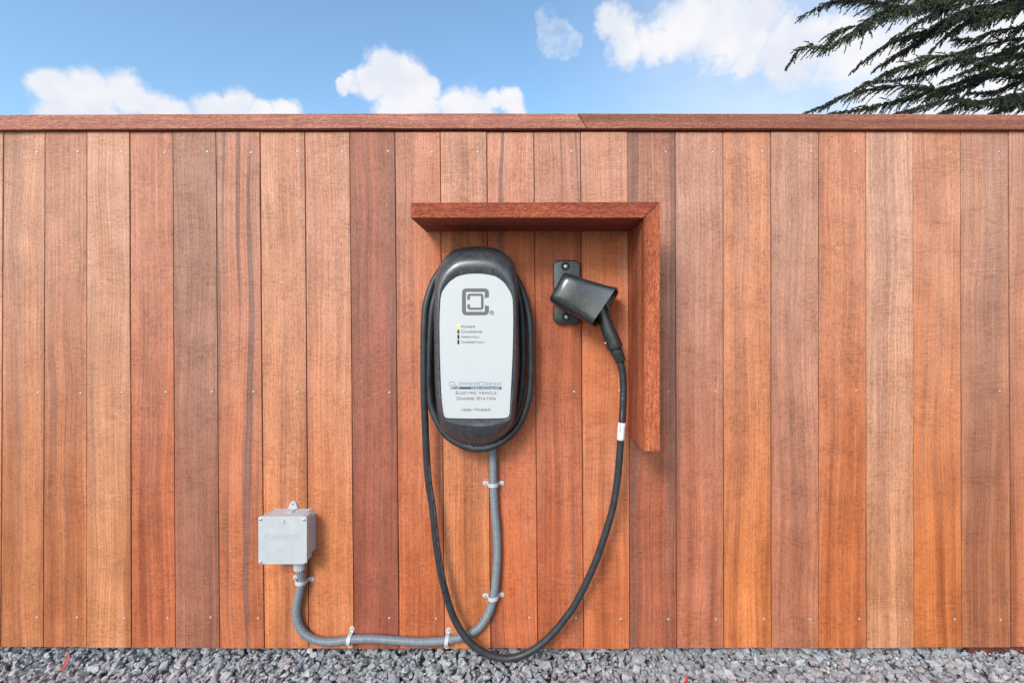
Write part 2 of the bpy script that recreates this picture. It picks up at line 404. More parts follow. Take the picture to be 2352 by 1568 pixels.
# ------------------------------------------------------------------ fence
TOP = [8,103,200,298,397,496,597,700,803,907,1011,1118,1226,1333,1442,1551,1661,1770,1880,1988,2097,2206,2316]
BOT = [1,99,199,302,403,505,607.4,709,812.8,917,1021.7,1127.7,1235,1341,1446.7,1554.5,1663,1772,1879.6,1989.9,2099,2210,2322]
while TOP[0] > -1000: TOP.insert(0, TOP[0]-97); BOT.insert(0, BOT[0]-100)
while TOP[-1] < 3350: TOP.append(TOP[-1]+109); BOT.append(BOT[-1]+110)
i8 = TOP.index(8)
# colour (sRGB at mid height), streak, grey, pallor
LOOK = {-1: ((196,132,92),0,0,1), 0: ((192,124,80),.25,0,1.0), 1: ((190,118,74),.3,.05,.9), 2: ((204,140,98),0,0,1.05), 3: ((190,108,70),0,.05,.75),
  4: ((170,108,82),.35,.42,.9), 5: ((194,116,78),1,.05,.85), 6: ((206,130,82),.15,0,.95), 7: ((204,128,84),0,.03,.9), 8: ((168,88,62),.5,.28,.5),
  9: ((196,110,68),.15,.05,.85), 10: ((206,128,80),.2,0,1.05), 11: ((194,108,68),1,0,1.0), 12: ((190,104,66),.75,.1,1.05), 13: ((200,118,74),0,0,1.15),
  14: ((176,98,66),.9,.2,.8), 15: ((190,118,88),.2,.1,1.0), 16: ((208,128,76),0,0,.75), 17: ((188,122,92),.1,.15,.95), 18: ((198,116,68),.2,0,.7),
  19: ((204,146,110),0,0,1.1), 20: ((198,118,66),.1,0,.85), 21: ((188,122,84),.3,.15,.95), 22: ((190,118,80),.1,.05,.9)}
fence = empty('wooden_fence', (0, 0.02, 0), 'tall red cedar board fence of upright planks with a flat cap rail', 'fence')
FT = CZ-(298-VY)*DIST/F          # height of board tops
def nail_mesh():
    bm = bmesh.new(); rings = []
    for r, d in ((0.0034, 0.0), (0.0034, 0.0007), (0.0026, 0.0014), (0.0012, 0.0017)):
        rings.append([bm.verts.new((r*math.cos(2*math.pi*k/10), -d, r*math.sin(2*math.pi*k/10))) for k in range(10)])
    for a, b in zip(rings, rings[1:]):
        for k in range(10): bm.faces.new((a[k], a[(k+1) % 10], b[(k+1) % 10], b[k]))
    bm.faces.new(rings[-1]); return bm_mesh(bm, True)
NAIL = nail_mesh(); NAIL.materials.append(NAILM)
def bow(px):  # lumber crown of a few millimetres
    t = (px-1176)/1176.0; return t*t
def board_at(i):
    gap = 1.8
    xt0, xt1, xb0, xb1 = TOP[i]+gap/2, TOP[i+1]-gap/2, BOT[i]+gap/2, BOT[i+1]-gap/2
    pb = 1488.5-3.5*min(1.3, bow((xb0+xb1)/2))+random.uniform(-.7, .7)
    d = random.uniform(-0.0016, 0.0016)
    zb = P(0, pb).z; zt = P(0, 303.6-min(1.5, bow((xt0+xt1)/2))*0.5).z
    bm = bmesh.new(); nseg = 6; rings = []; lap = 0.009
    # shiplap section: the rear half of each plank tucks behind its neighbour
    for k in range(nseg+1):
        f = k/nseg; z = zb+(zt-zb)*f
        j0, j1 = (random.uniform(-.0005, .0005), random.uniform(-.0005, .0005)) if 0 < k < nseg else (0, 0)
        a0 = (xb0+(xt0-xb0)*f-VX)*DIST/F+j0; a1 = (xb1+(xt1-xb1)*f-VX)*DIST/F+j1
        sec = [(a0, 0), (a1, 0), (a1, .0088), (a1+lap, .0088), (a1+lap, .018), (a0+lap+.0012, .018), (a0+lap+.0012, .0080), (a0, .0080)]
        rings.append([bm.verts.new((x, y-d, z)) for x, y in sec])
    for r0, r1 in zip(rings, rings[1:]):
        for k in range(8): bm.faces.new((r0[k], r0[(k+1) % 8], r1[(k+1) % 8], r1[k]))
    bm.faces.new(rings[0]); bm.faces.new(rings[-1])
    bmesh.ops.recalc_face_normals(bm, faces=bm.faces[:])
    ed = [e for e in bm.edges if len(e.link_faces) == 2 and abs(e.calc_face_angle(0)) > 1.0 and all(abs(v.co.y+d) < 1e-5 for v in e.verts)]
    bmesh.ops.bevel(bm, geom=ed, offset=0.0011, segments=2, affect='EDGES', profile=0.5)
    cx = (xb0+xb1)/2
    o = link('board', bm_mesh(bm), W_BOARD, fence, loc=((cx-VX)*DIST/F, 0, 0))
    k = i-i8
    look = LOOK.get(k) or LOOK[(k*7+3) % 22]
    o.color = (*s2l(*look[0]), 1); o['streak'] = float(look[1]); o['grey'] = float(look[2]); o['pallor'] = float(look[3]); o['seed'] = float(k*1.37+20)
    # three nail rows
    for py, fx in ((352, .83), (899, .84), (1416, .83)):
        f = (1487-py)/(1487-298); x0 = xb0+(xt0-xb0)*f; x1 = xb1+(xt1-xb1)*f
        px = x0+(x1-x0)*(fx+random.uniform(-.04, .04)); cx_ = (px-1176)/1176
        q = P(px, py+(3*cx_*cx_-4 if py < 500 else (2*cx_ if py > 1300 else -2*cx_))+random.uniform(-2, 2)+ (3 if py > 1300 else 0), d)
        n = bpy.data.objects.new('nail', NAIL); col.objects.link(n); n.parent = o; n.location = q-world_loc(o)+Vector((0, 0.0002, 0))
for i in range(len(TOP)-1): board_at(i)
# cap rail, two lengths meeting in a scarf joint
def cap(pts_px, slant0, slant1, tint, seed):
    """pts_px: sampled px; front face 0.022 proud of the boards, runs back over them"""
    d = 0.013; bm = bmesh.new(); ring = []
    for j, px in enumerate(pts_px):
        b = min(bow(px), 1.3); pt = 260.6+3.0*b; pb_ = 294.2+3.4*b
        pxt = px+(slant0[0] if j == 0 else slant1[0] if j == len(pts_px)-1 else 0); pxb = px+(slant0[1] if j == 0 else slant1[1] if j == len(pts_px)-1 else 0)
        a, c = P(pxt, pt, d), P(pxb, pb_, d)
        jt = random.uniform(-.0006, .0006); jb = random.uniform(-.0006, .0006)
        ring.append([bm.verts.new((c.x, c.y, c.z+jb)), bm.verts.new((a.x, a.y, a.z+jt)), bm.verts.new((a.x, 0.10, a.z+jt)), bm.verts.new((c.x, 0.10, c.z+jb))])
    for r0, r1 in zip(ring, ring[1:]):
        for k in range(4): bm.faces.new((r0[k], r0[(k+1) % 4], r1[(k+1) % 4], r1[k]))
    bm.faces.new(ring[0]); bm.faces.new(ring[-1])
    bmesh.ops.recalc_face_normals(bm, faces=bm.faces[:])
    ed = [e for e in bm.edges if all(abs(v.co.y+d) < 1e-5 for v in e.verts) and e.calc_face_angle(0) > 1]
    bmesh.ops.bevel(bm, geom=ed, offset=0.0016, segments=2, affect='EDGES', profile=0.5)
    mid = P(pts_px[len(pts_px)//2], 277, d)
    o = link('cap_rail', bm_mesh(bm), W_CAP, fence, loc=mid)
    o.color = (*s2l(*tint), 1); o['streak'] = 0.5; o['grey'] = 0.12; o['seed'] = seed
    return o
cap([-1060]+list(range(-1000, 1300, 60))+[1337], (0, 0), (-11, 11), (196, 136, 118), 3.3)
cap([1338.2]+list(range(1400, 3500, 60)), (-11, 11), (0, 0), (194, 130, 106), 8.1)
# trim strip closing the shadow gap under the cap, rails and posts behind
zt = FT
def lumber(name, c, s, tint, seed, m=W_SIDE):
    o = link(name, box(c, s, 0.002), m, fence, loc=c); o.color = (*s2l(*tint), 1); o['seed'] = seed; o['streak'] = .3; o['grey'] = .3; return o
for z in (1.468, 0.765, 0.125): lumber('rail', Vector((0.0, 0.0385, z)), (5.4, 0.038, 0.088), (150, 95, 70), z*3, W_HEAD)
for px in (-950, -82, 1110, 2302, 3300): lumber('post', Vector(((px-VX)*DIST/F, 0.105, 0.72)), (0.089, 0.089, 1.57), (128, 72, 62), px*.01)
lumber('kick_board', Vector(((2413-VX)*DIST/F, 0.036, -0.008)), (0.42, 0.02, 0.06), (120, 62, 58), 4.4)

# ------------------------------------------------------------------ mitred hood frame
FD = 0.184
hood = empty('hood_frame', P(1480, 760, 0), 'reddish rough sawn timber hood frame around the charger, mitred at its corner', 'timber frame')
def xz(px, py, d): v = P(px, py, d); return (v.x, v.z)
def frame_piece(name, poly, m, tint, seed):
    bm = bmesh.new(); n = len(poly); e = 0.0009
    b = [bm.verts.new((x, e+.001, z)) for x, z in poly]; f = [bm.verts.new((x, -FD, z)) for x, z in poly]
    bm.faces.new(b); ff = bm.faces.new(f)
    for i in range(n): bm.faces.new((b[i], b[(i+1) % n], f[(i+1) % n], f[i]))
    bmesh.ops.recalc_face_normals(bm, faces=bm.faces[:])
    bmesh.ops.bevel(bm, geom=list(ff.edges), offset=0.0012, segments=1, affect='EDGES')
    cx = sum(x for x, z in poly)/n; cz = sum(z for x, z in poly)/n
    me = bm_mesh(bm)
    o = link(name, me, m, hood, loc=(cx, -FD/2, cz)); o.color = (*s2l(*tint), 1); o['seed'] = seed; o['streak'] = .35; o['grey'] = .05
    return o
frame_piece('header_board', [xz(943,465.5,FD), xz(943,500,FD), xz(1479.2,500,FD), xz(1515.2,463.5,FD)], W_HEAD, (194,104,72), 1.7)
frame_piece('side_board', [xz(1479.9,501,FD), xz(1479.9,1036.5,FD), xz(1516.4,1036.5,FD), xz(1516.4,463.8,FD)], W_SIDE, (212,122,80), 5.2)

# ------------------------------------------------------------------ charger
chg = empty('charging_station', P(1094, 1020, 0), 'black charging station with a silver front panel and one lit lamp', 'charger')
OUT = [(1095,565.6),(1053,570),(1034,580),(1019,594),(1009,609),(1003.5,622),(999,649),(996.5,700),(996,742),(997,816),(998,867),(1002,932),(1009,968),(1023,996),(1053,1017),(1093,1026),(1125,1022.5),(1157,1004),(1178,979),(1184.5,952),(1188.6,899),(1192,814),(1191.5,742),(1190.5,700),(1188.6,649),(1186.5,632),(1182,609),(1174,595),(1163,584),(1150,575),(1133,569)]
PAN = [(1094,627.6),(1072,629),(1051,634),(1040,641),(1030,649),(1016,668),(1012.5,680),(1011,691),(1009,742),(1010,816),(1013,899),(1017,949),(1019.5,957),(1025.8,960.5),(1060,961.7),(1095,962),(1130,961.7),(1163,960.2),(1169.7,954),(1171.5,945),(1174,899),(1178,814),(1179.5,742),(1178.5,691),(1176.5,680),(1171.7,668),(1159,649),(1149,641),(1138,634),(1114.6,629)]
def ccr(poly, n=10):
    p = [Vector(q) for q in poly]; m = len(p); out = []
    for i in range(m):
        a, b, c, d = p[i-1], p[i], p[(i+1) % m], p[(i+2) % m]
        for k in range(n):
            t = k/n; out.append(0.5*((2*b)+(c-a)*t+(2*a-5*b+4*c-d)*t*t+(3*b-a-3*c+d)*t**3))
    return out
CC = Vector((1094, 797)); NT = 160
def radial(poly):
    q = ccr(poly); res = []
    # sample directions chosen so that long sides get enough points
    for k in range(NT):
        a = 2*math.pi*k/NT
        dx, dy = math.cos(a)*0.5, -math.sin(a); l = math.hypot(dx, dy); dx, dy = dx/l, dy/l
        best = 0
        for i in range(len(q)):
            u, v = q[i]-CC, q[(i+1) % len(q)]-CC; e = v-u
            den = dx*e.y-dy*e.x
            if abs(den) < 1e-9: continue
            t = (u.x*e.y-u.y*e.x)/den; s = (u.x*dy-u.y*dx)/den
            if t > 0 and -1e-6 <= s <= 1+1e-6: best = max(best, t)
        res.append(CC+Vector((dx, dy))*best)
    return res
ro, rp = radial(OUT), radial(PAN)
PD = 0.122
def housing():
    verts, faces = [], []
    ts = [0, .06, .14, .25, .38, .5, .62, .74, .84, .92, .97, 1.0]
    def lerpt(tab, t):
        for (a, x), (b, y) in zip(tab, tab[1:]):
            if a <= t <= b: f = (t-a)/(b-a); f = f*f*(3-2*f); return x+(y-x)*f
    top = [(0, PD-.002), (.10, PD+.001), (.32, .126), (.52, .122), (.75, .108), (1, .070)]
    sid = [(0, PD-.002), (.12, PD+.002), (.5, .1215), (.85, .110), (1, .088)]
    bot = [(0, PD-.002), (.10, .131), (.28, .137), (.6, .122), (.85, .098), (1, .066)]
    for t in ts:
        for k in range(NT):
            a = 2*math.pi*k/NT; sn = math.sin(a)
            wt = max(0, min(1, (sn-.45)/.45)); wb = max(0, min(1, (-sn-.45)/.45))
            wt = wt*wt*(3-2*wt); wb = wb*wb*(3-2*wb)
            d = lerpt(top, t)*wt+lerpt(bot, t)*wb+lerpt(sid, t)*(1-wt-wb)
            q = rp[k].lerp(ro[k], t); verts.append(P(q.x, q.y, d))
    nr = len(ts); base = verts[-NT:]
    cw = P(CC.x, CC.y, 0.07)
    for sc, d in ((0.992, .052), (0.97, .046), (0.86, .045), (0.85, .040), (0.85, -0.0005)):
        for v in base: verts.append(Vector((cw.x+(v.x-cw.x)*sc, -d, cw.z+(v.z-cw.z)*(sc if sc > .9 else sc*1.03)))); 
        nr += 1
    for i in range(nr-1):
        for k in range(NT):
            a, b = i*NT+k, i*NT+(k+1) % NT; faces.append((a, b, b+NT, a+NT))
    faces.append(tuple(range(NT))); faces.append(tuple(range((nr-1)*NT, nr*NT)))
    bm = bmesh.new(); bm.from_mesh(mesh_from(verts, faces)); 
    return bm_mesh(bm, True, 40)
link('housing', housing(), BLACK, chg)
def poly_face(pts, d, thick=0.0008):
    return prism([xz(x, y, d) for x, y in pts], d-thick, d)
pan_pts = [CC+(q-CC)*0.994 for q in rp]
panel = link('front_panel', prism([xz(q.x, q.y, PD) for q in pan_pts], PD-.0025, PD+.0006, 0.0006, 1), PANEL, chg)
ID = PD+0.0009          # ink depth
def z1(x, y): return (934.8+x*.21153, 530.7+y*.21153)
def z2(x, y): return (934.8+x*.21153, 814.2+y*.21153)
def corner(cx, cy, r, a0, n=6): return [(cx+r*math.cos(R(a0+90*k/n)), cy+r*math.sin(R(a0+90*k/n))) for k in range(n+1)]
outerC = [(890,718),(845,728),(845,660),(640,660),(640,875),(845,875),(845,803),(890,815)]+corner(845,868,45,0)+corner(642,868,45,90)+corner(642,667,45,180)+corner(845,667,45,270)
innerC = [(655,797),(683,792),(683,830),(804,830),(804,703),(683,703),(683,748),(655,744)]+corner(683,707,28,180)+corner(803,707,28,270)+corner(803,826,28,0)+corner(683,826,28,90)
def fix(poly): return [P(*z1(x, y), ID) for x, y in poly]
def ngon(groups, mapper, d):
    verts, faces = [], []
    for g_ in groups:
        faces.append(tuple(range(len(verts), len(verts)+len(g_)))); verts += [P(*mapper(x, y), d) for x, y in g_]
    me = mesh_from(verts, faces)
    bm = bmesh.new(); bm.from_mesh(me)
    for f in bm.faces:
        f.normal_update()
        if f.normal.y > 0: f.normal_flip()
    bm.to_mesh(me); bm.free(); return me
def outline_ring(cx, cy, r0, r1, n=20):
    return [[(cx+r1*math.cos(2*math.pi*k/n), cy+r1*math.sin(2*math.pi*k/n)), (cx+r1*math.cos(2*math.pi*(k+1)/n), cy+r1*math.sin(2*math.pi*(k+1)/n)),
             (cx+r0*math.cos(2*math.pi*(k+1)/n), cy+r0*math.sin(2*math.pi*(k+1)/n)), (cx+r0*math.cos(2*math.pi*k/n), cy+r0*math.sin(2*math.pi*k/n))] for k in range(n)]
# squared stroke lettering: width, strokes on a 0..1 box (y up)
GL = {'P': (1,[[(0,0),(0,1),(.9,1),(1,.9),(1,.5),(.9,.4),(0,.4)]]), 'O': (1.1,[[(.1,0),(0,.1),(0,.9),(.1,1),(1,1),(1.1,.9),(1.1,.1),(1,0),(.1,0)]]),
 'W': (1.5,[[(0,1),(.38,0),(.75,1),(1.12,0),(1.5,1)]]), 'E': (.95,[[(.95,1),(0,1),(0,0),(.95,0)],[(0,.52),(.8,.52)]]), 'R': (1.05,[[(0,0),(0,1),(.95,1),(1.05,.9),(1.05,.52),(.95,.42),(0,.42)],[(.6,.42),(1.05,0)]]),
 'C': (1.05,[[(1.05,.75),(1.05,.9),(.95,1),(.1,1),(0,.9),(0,.1),(.1,0),(.95,0),(1.05,.1),(1.05,.25)]]), 'H': (1.05,[[(0,0),(0,1)],[(1.05,0),(1.05,1)],[(0,.52),(1.05,.52)]]),
 'A': (1.2,[[(0,0),(.6,1),(1.2,0)],[(.22,.3),(.98,.3)]]), 'G': (1.1,[[(1.1,.78),(1.1,.9),(1,1),(.1,1),(0,.9),(0,.1),(.1,0),(1.1,0),(1.1,.48),(.6,.48)]]),
 'I': (.05,[[(0,0),(0,1)]]), 'N': (1.1,[[(0,0),(0,1),(1.1,0),(1.1,1)]]), 'F': (.9,[[(0,0),(0,1),(.9,1)],[(0,.48),(.75,.48)]]), 'U': (1.1,[[(0,1),(0,.1),(.1,0),(1,0),(1.1,.1),(1.1,1)]]),
 'L': (.85,[[(0,1),(0,0),(.85,0)]]), 'T': (1,[[(0,1),(1,1)],[(.5,1),(.5,0)]]), 'K': (1,[[(0,0),(0,1)],[(.95,1),(0,.45)],[(.35,.62),(1,0)]]), 'V': (1.1,[[(0,1),(.55,0),(1.1,1)]]),
 'S': (1.05,[[(1.05,.78),(1.05,.9),(.95,1),(.1,1),(0,.9),(0,.62),(.1,.54),(.95,.5),(1.05,.42),(1.05,.1),(.95,0),(.1,0),(0,.1),(0,.25)]]), 'X': (1,[[(0,0),(1,1)],[(0,1),(1,0)]]), 'D': (1.05,[[(0,0),(0,1),(.9,1),(1.05,.85),(1.05,.15),(.9,0),(0,0)]])}
def stroke_quads(pts, th):
    out = []
    for i in range(len(pts)-1):
        a, b = Vector(pts[i]), Vector(pts[i+1]); d = (b-a)
        if d.length < 1e-6: continue
        d.normalize(); n = Vector((-d.y, d.x))*th/2; a2, b2 = a-d*th*.45, b+d*th*.45
        out.append([tuple(a2-n), tuple(b2-n), tuple(b2+n), tuple(a2+n)])
    return out
def lettering(text, x0, x1, yt, yb, th, small=0.8):
    """first letters of words tall, others small capitals; returns quads in zoom pixels (y down)"""
    h = yb-yt; items = []; x = 0
    for ch in text:
        if ch == ' ': x += .75; continue
        w, st = GL[ch.upper()]; s = 1.0 if ch.isupper() else small
        items.append((x, s, st)); x += w*s+.42
    total = x-.42; sx = (x1-x0)/total; out = []
    for gx, s, st in items:
        for poly in st:
            pts = [(x0+(gx+px*s)*sx, yb-py*s*h) for px, py in poly]
            out += stroke_quads(pts, th*(1 if s == 1 else .9))
    return out
def ink(name, groups, mapper, m, d=ID):
    me = bpy.data.meshes.new(name)
    # stack overlapping strokes a hair apart
    verts, faces = [], []
    for j, g_ in enumerate(groups):
        faces.append(tuple(range(len(verts), len(verts)+len(g_)))); verts += [P(*mapper(x, y), d+(j % 4)*0.00004) for x, y in g_]
    bm = bmesh.new(); bm.from_mesh(mesh_from(verts, faces))
    for f in bm.faces:
        f.normal_update()
        if f.normal.y > 0: f.normal_flip()
    bm.to_mesh(me); bm.free()
    return link(name, me, m, panel)
ink('emblem', [outerC, innerC], z1, INKG)
ink('registered_mark', outline_ring(920, 886, 20, 24.5)+[q for p_ in GL['R'][1] for q in stroke_quads([(910+x*18, 899-y*26) for x, y in p_], 5)], z1, INKG)
for t, x0, x1, yt, yb, th in (('Power',592,736,1025,1049,4.6),('Charging',592,811,1077,1104,4.6),('Power Fault',592,791,1138,1158,3.8),('Charging Fault',592,843,1193,1214,3.8)):
    ink('lettering', lettering(t, x0, x1, yt, yb, th), z1, INKG)
for t, x0, x1, yt, yb, th, m in (('ClipperCreek',463,1024,296,336,6.6,INKB),('Electric Vehicle',532,970,399,428,5.2,INKG),('Charge Station',542,960,460,488,5.2,INKG),('High Power',599,903,584,611,5.2,INKG)):
    ink('lettering', lettering(t, x0, x1, yt, yb, th), z2, m)
def slant(x0, w, y0=347, y1=374, s=14): return [(x0+s, y0), (x0+s+w, y0), (x0+w, y1), (x0, y1)]
ink('stripe', [slant(465,2.5), slant(474,3), slant(483,4.5), slant(494,7), slant(506,9), slant(520,14)], z2, INKD)
ink('stripe', [slant(540,7), slant(550,9)], z2, INKB)
ink('banner', [[(577,347),(1027,349),(1027,378),(563,375)]], z2, INKD)
def font_text(name, body, cx0, cx1, ybase, ytop, mapper, d, m, parent, shear=0.2, relief=0.0):
    cu = bpy.data.curves.new('t', 'FONT'); cu.body = body; cu.shear = shear; cu.resolution_u = 2; cu.extrude = 1.0 if relief else 0.0
    ob = bpy.data.objects.new('t', cu); col.objects.link(ob); bpy.context.view_layer.update()
    me = bpy.data.meshes.new_from_object(ob.evaluated_get(bpy.context.evaluated_depsgraph_get()))
    bpy.data.objects.remove(ob); bpy.data.curves.remove(cu)
    xs = [v.co.x for v in me.vertices]; x0, x1 = min(xs), max(xs)
    for v in me.vertices:
        zx = cx0+(v.co.x-x0)/(x1-x0)*(cx1-cx0); zy = ybase-(v.co.y/0.7)*(ybase-ytop); v.co = P(*mapper(zx, zy), d+(v.co.z*relief if relief else 0))
    me.materials.clear()
    return link(name, me, m, parent)
font_text('lettering', 'THE Electric Vehicle Charging Station', 697, 1005, 373, 354, z2, ID+.0003, INKW, panel, .3)
for y0, y1, m in ((1012,1058,LED_ON),(1068,1112,LED_RED),(1125,1168,LED_OFF),(1180,1225,LED_OFF)):
    a, c = P(*z1(548, y0), PD), P(*z1(568, y1), PD)
    link('indicator_lamp', prism(rrect(a.x, c.x, c.z, a.z, .0008, 2), PD-.001, PD+.0022, .0005, 1), m, chg)

# ------------------------------------------------------------------ charging cable with connector
cable = empty('charging_cable', P(1168, 1511, .06), 'thick black charging cable coiled on the charger, hanging in a loop to its plug', 'cable')
CRAD = 0.0096
coil = [(1090,592,.022),(1040,604,.022),(1010,640,.025),(999,690,.028),(994,740,.03),(992,800,.03),(992,877,.03),(998,932,.03),(1015,974,.03),(1055,1003,.03),(1110,1008,.03),(1160,985,.034),(1187,941,.036),
 (1197,899,.036),(1202,835,.036),(1201.5,780,.036),(1199,721,.036),(1188,665,.036),(1165,612,.03),(1130,588,.028),(1094,583,.028),(1050,590,.03),(1016,630,.035),(999,680,.045),(991,721,.052),(986.6,784,.054),(984.5,856,.054),(985.6,899,.054),(991,934.8,.056),
 (1002.5,963,.060),(1019.5,992,.064),(1040,1010.5,.066),(1072,1026,.067),(1104,1030,.067),(1136,1022.5,.067),(1163,1006.7,.065),(1186.5,983,.060),(1203,951.7,.054),(1215,909,.050),(1219,856.5,.048),(1219,827,.047),(1218,763,.046),(1214,721,.044),(1203.4,679,.040),(1190,648,.030),(1160,605,.018),(1125,580,.012),
 (1094,574,.011),(1050,584,.014),(1014,618,.028),(995,649,.040),(983,683,.050),(977,710.5,.056),(974,763,.060),(973.5,848,.060),(974.4,920,.058),(977,983,.054),(981,1068,.048),(986,1120,.046),(993,1162.4,.045),(1001,1239,.044),(1010,1301,.044),(1024,1362.4,.044),(1042.5,1418,.044),(1070,1464,.046),(1101,1491.7,.046),
 (1131.7,1506,.045),(1168.6,1511,.045),(1203,1502.4,.045),(1236,1484,.046),(1270,1454,.048),(1300,1417,.050),(1323,1384,.052),(1362,1304,.056),(1390,1226,.060),(1407,1167,.062),(1417,1109.7,.063),(1422.8,1052,.064),(1426.5,994,.065),(1430.4,948,.066),(1432,890.5,.067),(1429.5,856,.067),(1424,828,.067)]
cpath = spline([P(*q) for q in coil], 0.006)
link('cord', tube(cpath, CRAD, 16), RUBBER, cable)
# printed sleeve on the cord
i0 = min(range(len(cpath)//2, len(cpath)), key=lambda i: (cpath[i]-P(1427.5, 968, .0655)).length)
i1 = min(range(len(cpath)//2, len(cpath)), key=lambda i: (cpath[i]-P(1424.8, 1011, .0645)).length)
a_, b_ = min(i0, i1), max(i0, i1)
sleeve = link('sleeve_label', tube(cpath[a_:b_+1], CRAD+.0006, 20), STICK, cable)
def along_text(word, cpx, cpy, dpx, hpx, d, th, m, parent):
    """lettering running up the cord"""
    q = lettering(word, 0, 1, 0, 1, .1, 1.0); out = []
    h, w = hpx, dpx; verts, faces = [], []
    q = lettering(word, 0, w, 0, h, th, 1.0)
    for j, g_ in enumerate(q):
        faces.append(tuple(range(len(verts), len(verts)+4)))
        for x, y in g_: verts.append(P(cpx+(y-h/2)+x*.055, cpy-x, d+(j % 3)*.00005))
    bm = bmesh.new(); bm.from_mesh(mesh_from(verts, faces))
    for f in bm.faces:
        f.normal_update()
        if f.normal.y > 0: f.normal_flip()
    me = bpy.data.meshes.new('t'); bm.to_mesh(me); bm.free()
    return link('lettering', me, m, parent)
along_text('DELPHI', 1424.6, 991.5, 20, 2.6, .0655+CRAD+.0012, .5, INKD, sleeve)
# the pale maker's print on the jacket: worn specks too small to read
def specks(i_from, i_to, off):
    verts, faces = [], []
    for i in range(i_from, i_to):
        p0, p1 = cpath[i], cpath[i+1]; T = (p1-p0).normalized()
        side = T.cross(Vector((0, -1, 0))).normalized()
        for k in range(3):
            if random.random() < .35: continue
            ang = off+random.uniform(-.06, .06)
            nrm = (side*math.sin(ang)+Vector((0, -1, 0))*math.cos(ang)).normalized()
            c = p0.lerp(p1, k/3)+nrm*(CRAD+.0002); l = random.uniform(.0004, .0008); u = T.cross(nrm).normalized()*random.uniform(.0006, .0012)
            n = len(verts); verts += [c-T*l-u, c+T*l-u, c+T*l+u, c-T*l+u]; faces.append((n, n+1, n+2, n+3))
    return mesh_from(verts, faces)
def idx(px, py, d): return min(range(len(cpath)), key=lambda i: (cpath[i]-P(px, py, d)).length)
PRINT = flat('jacket_print', (0.34, 0.34, 0.35), .6)
def pr(a, b, off):
    i, j = idx(*a), idx(*b); i, j = min(i, j), max(i, j); link('jacket_print', specks(i, j, off), PRINT, cable)
pr((981,1068,.048), (1016,1330,.044), -.75); pr((1300,1417,.05), (1370,1285,.057), .85); pr((1431,900,.067), (1430,960,.066), -.5); pr((1050,1016,.066), (1150,1016,.066), -.75)
# connector: boot, grip, nose, latch
def z3(x, y): return (1224.3+x*.21153, 560.9+y*.21153)
def Z3(x, y, d): return P(*z3(x, y), d)
DH = 0.067
k3 = .21153*(DIST-DH)/F
def chain(pts, step=.002):
    """pts: (zx, zy, radius_zoom_px)"""
    ps = spline([Z3(x, y, DH) for x, y, r in pts], step)
    ys = [Z3(x, y, DH).z for x, y, r in pts]; rs = [r*k3 for x, y, r in pts]
    def rad(i, s):
        z = ps[i].z
        for a in range(len(ys)-1):
            if ys[a] >= z >= ys[a+1]: f = (ys[a]-z)/(ys[a]-ys[a+1]); return rs[a]+(rs[a+1]-rs[a])*f
        return rs[0] if z > ys[0] else rs[-1]
    return tube(ps, rad, 28)
conn = link('connector_grip', chain([(560,520,60),(640,560,68),(700,640,72),(758,770,70),(800,890,76),(840,990,84),(872,1075,88),(886,1118,88),(890,1132,84)]), BLACK2, cable)
conn2 = link('strain_relief', chain([(890,1128,62),(900,1150,66),(906,1160,62),(908,1164,67),(925,1205,63),(952,1268,54),(957,1280,50)]), RUBBER, cable)
link('latch_lever', prism([xz(*z3(x, y), DH) for x, y in ((770,625),(790,622),(836,715),(833,735),(815,760),(800,752),(818,722))], DH-.007, DH+.007, .0012, 2), BLACK2, conn)
def screw_mesh(p, r, h, nm='screw', m=SCREW, parent=None, cross=True):
    bm = bmesh.new(); rings = []
    for rr, d in ((r, -h*.3), (r, h*.35), (r*.86, h*.8), (r*.5, h), (r*.3, h)):
        rings.append([bm.verts.new((p.x+rr*math.cos(2*math.pi*k/14), p.y-d, p.z+rr*math.sin(2*math.pi*k/14))) for k in range(14)])
    for a, b in zip(rings, rings[1:]):
        for k in range(14): bm.faces.new((a[k], a[(k+1) % 14], b[(k+1) % 14], b[k]))
    bm.faces.new(rings[-1]); o = link(nm, bm_mesh(bm, True, 50), m, parent, loc=p)
    if cross:
        bm = bmesh.new()
        for sx, sz in ((r*.8, r*.15), (r*.15, r*.8)):
            bmesh.ops.create_cube(bm, size=1, matrix=Matrix.Translation(Vector((p.x, p.y-h-.0001+(.00004 if sx > sz else 0), p.z))) @ Matrix.Rotation(.6, 4, 'Y') @ Matrix.Diagonal((sx, .0003, sz, 1)))
        me = bm_mesh(bm); bmx = bmesh.new(); bmx.from_mesh(o.data); b2 = bmesh.new(); b2.from_mesh(me)
        off = len(o.data.vertices)
        me.transform(Matrix.Translation(-p)); bmx.from_mesh(me); bmx.to_mesh(o.data); bmx.free(); b2.free()
        o.data.materials.append(DARKIN)
        for pl in o.data.polygons:
            if pl.vertices[0] >= off: pl.material_index = 1
    return o
for x, y, dd in ((787,1072,.0105),(903,1060,.0195)):
    screw_mesh(Z3(x, y, DH+dd), .0022, .0008, 'grip_screw', SCREW, conn, False)

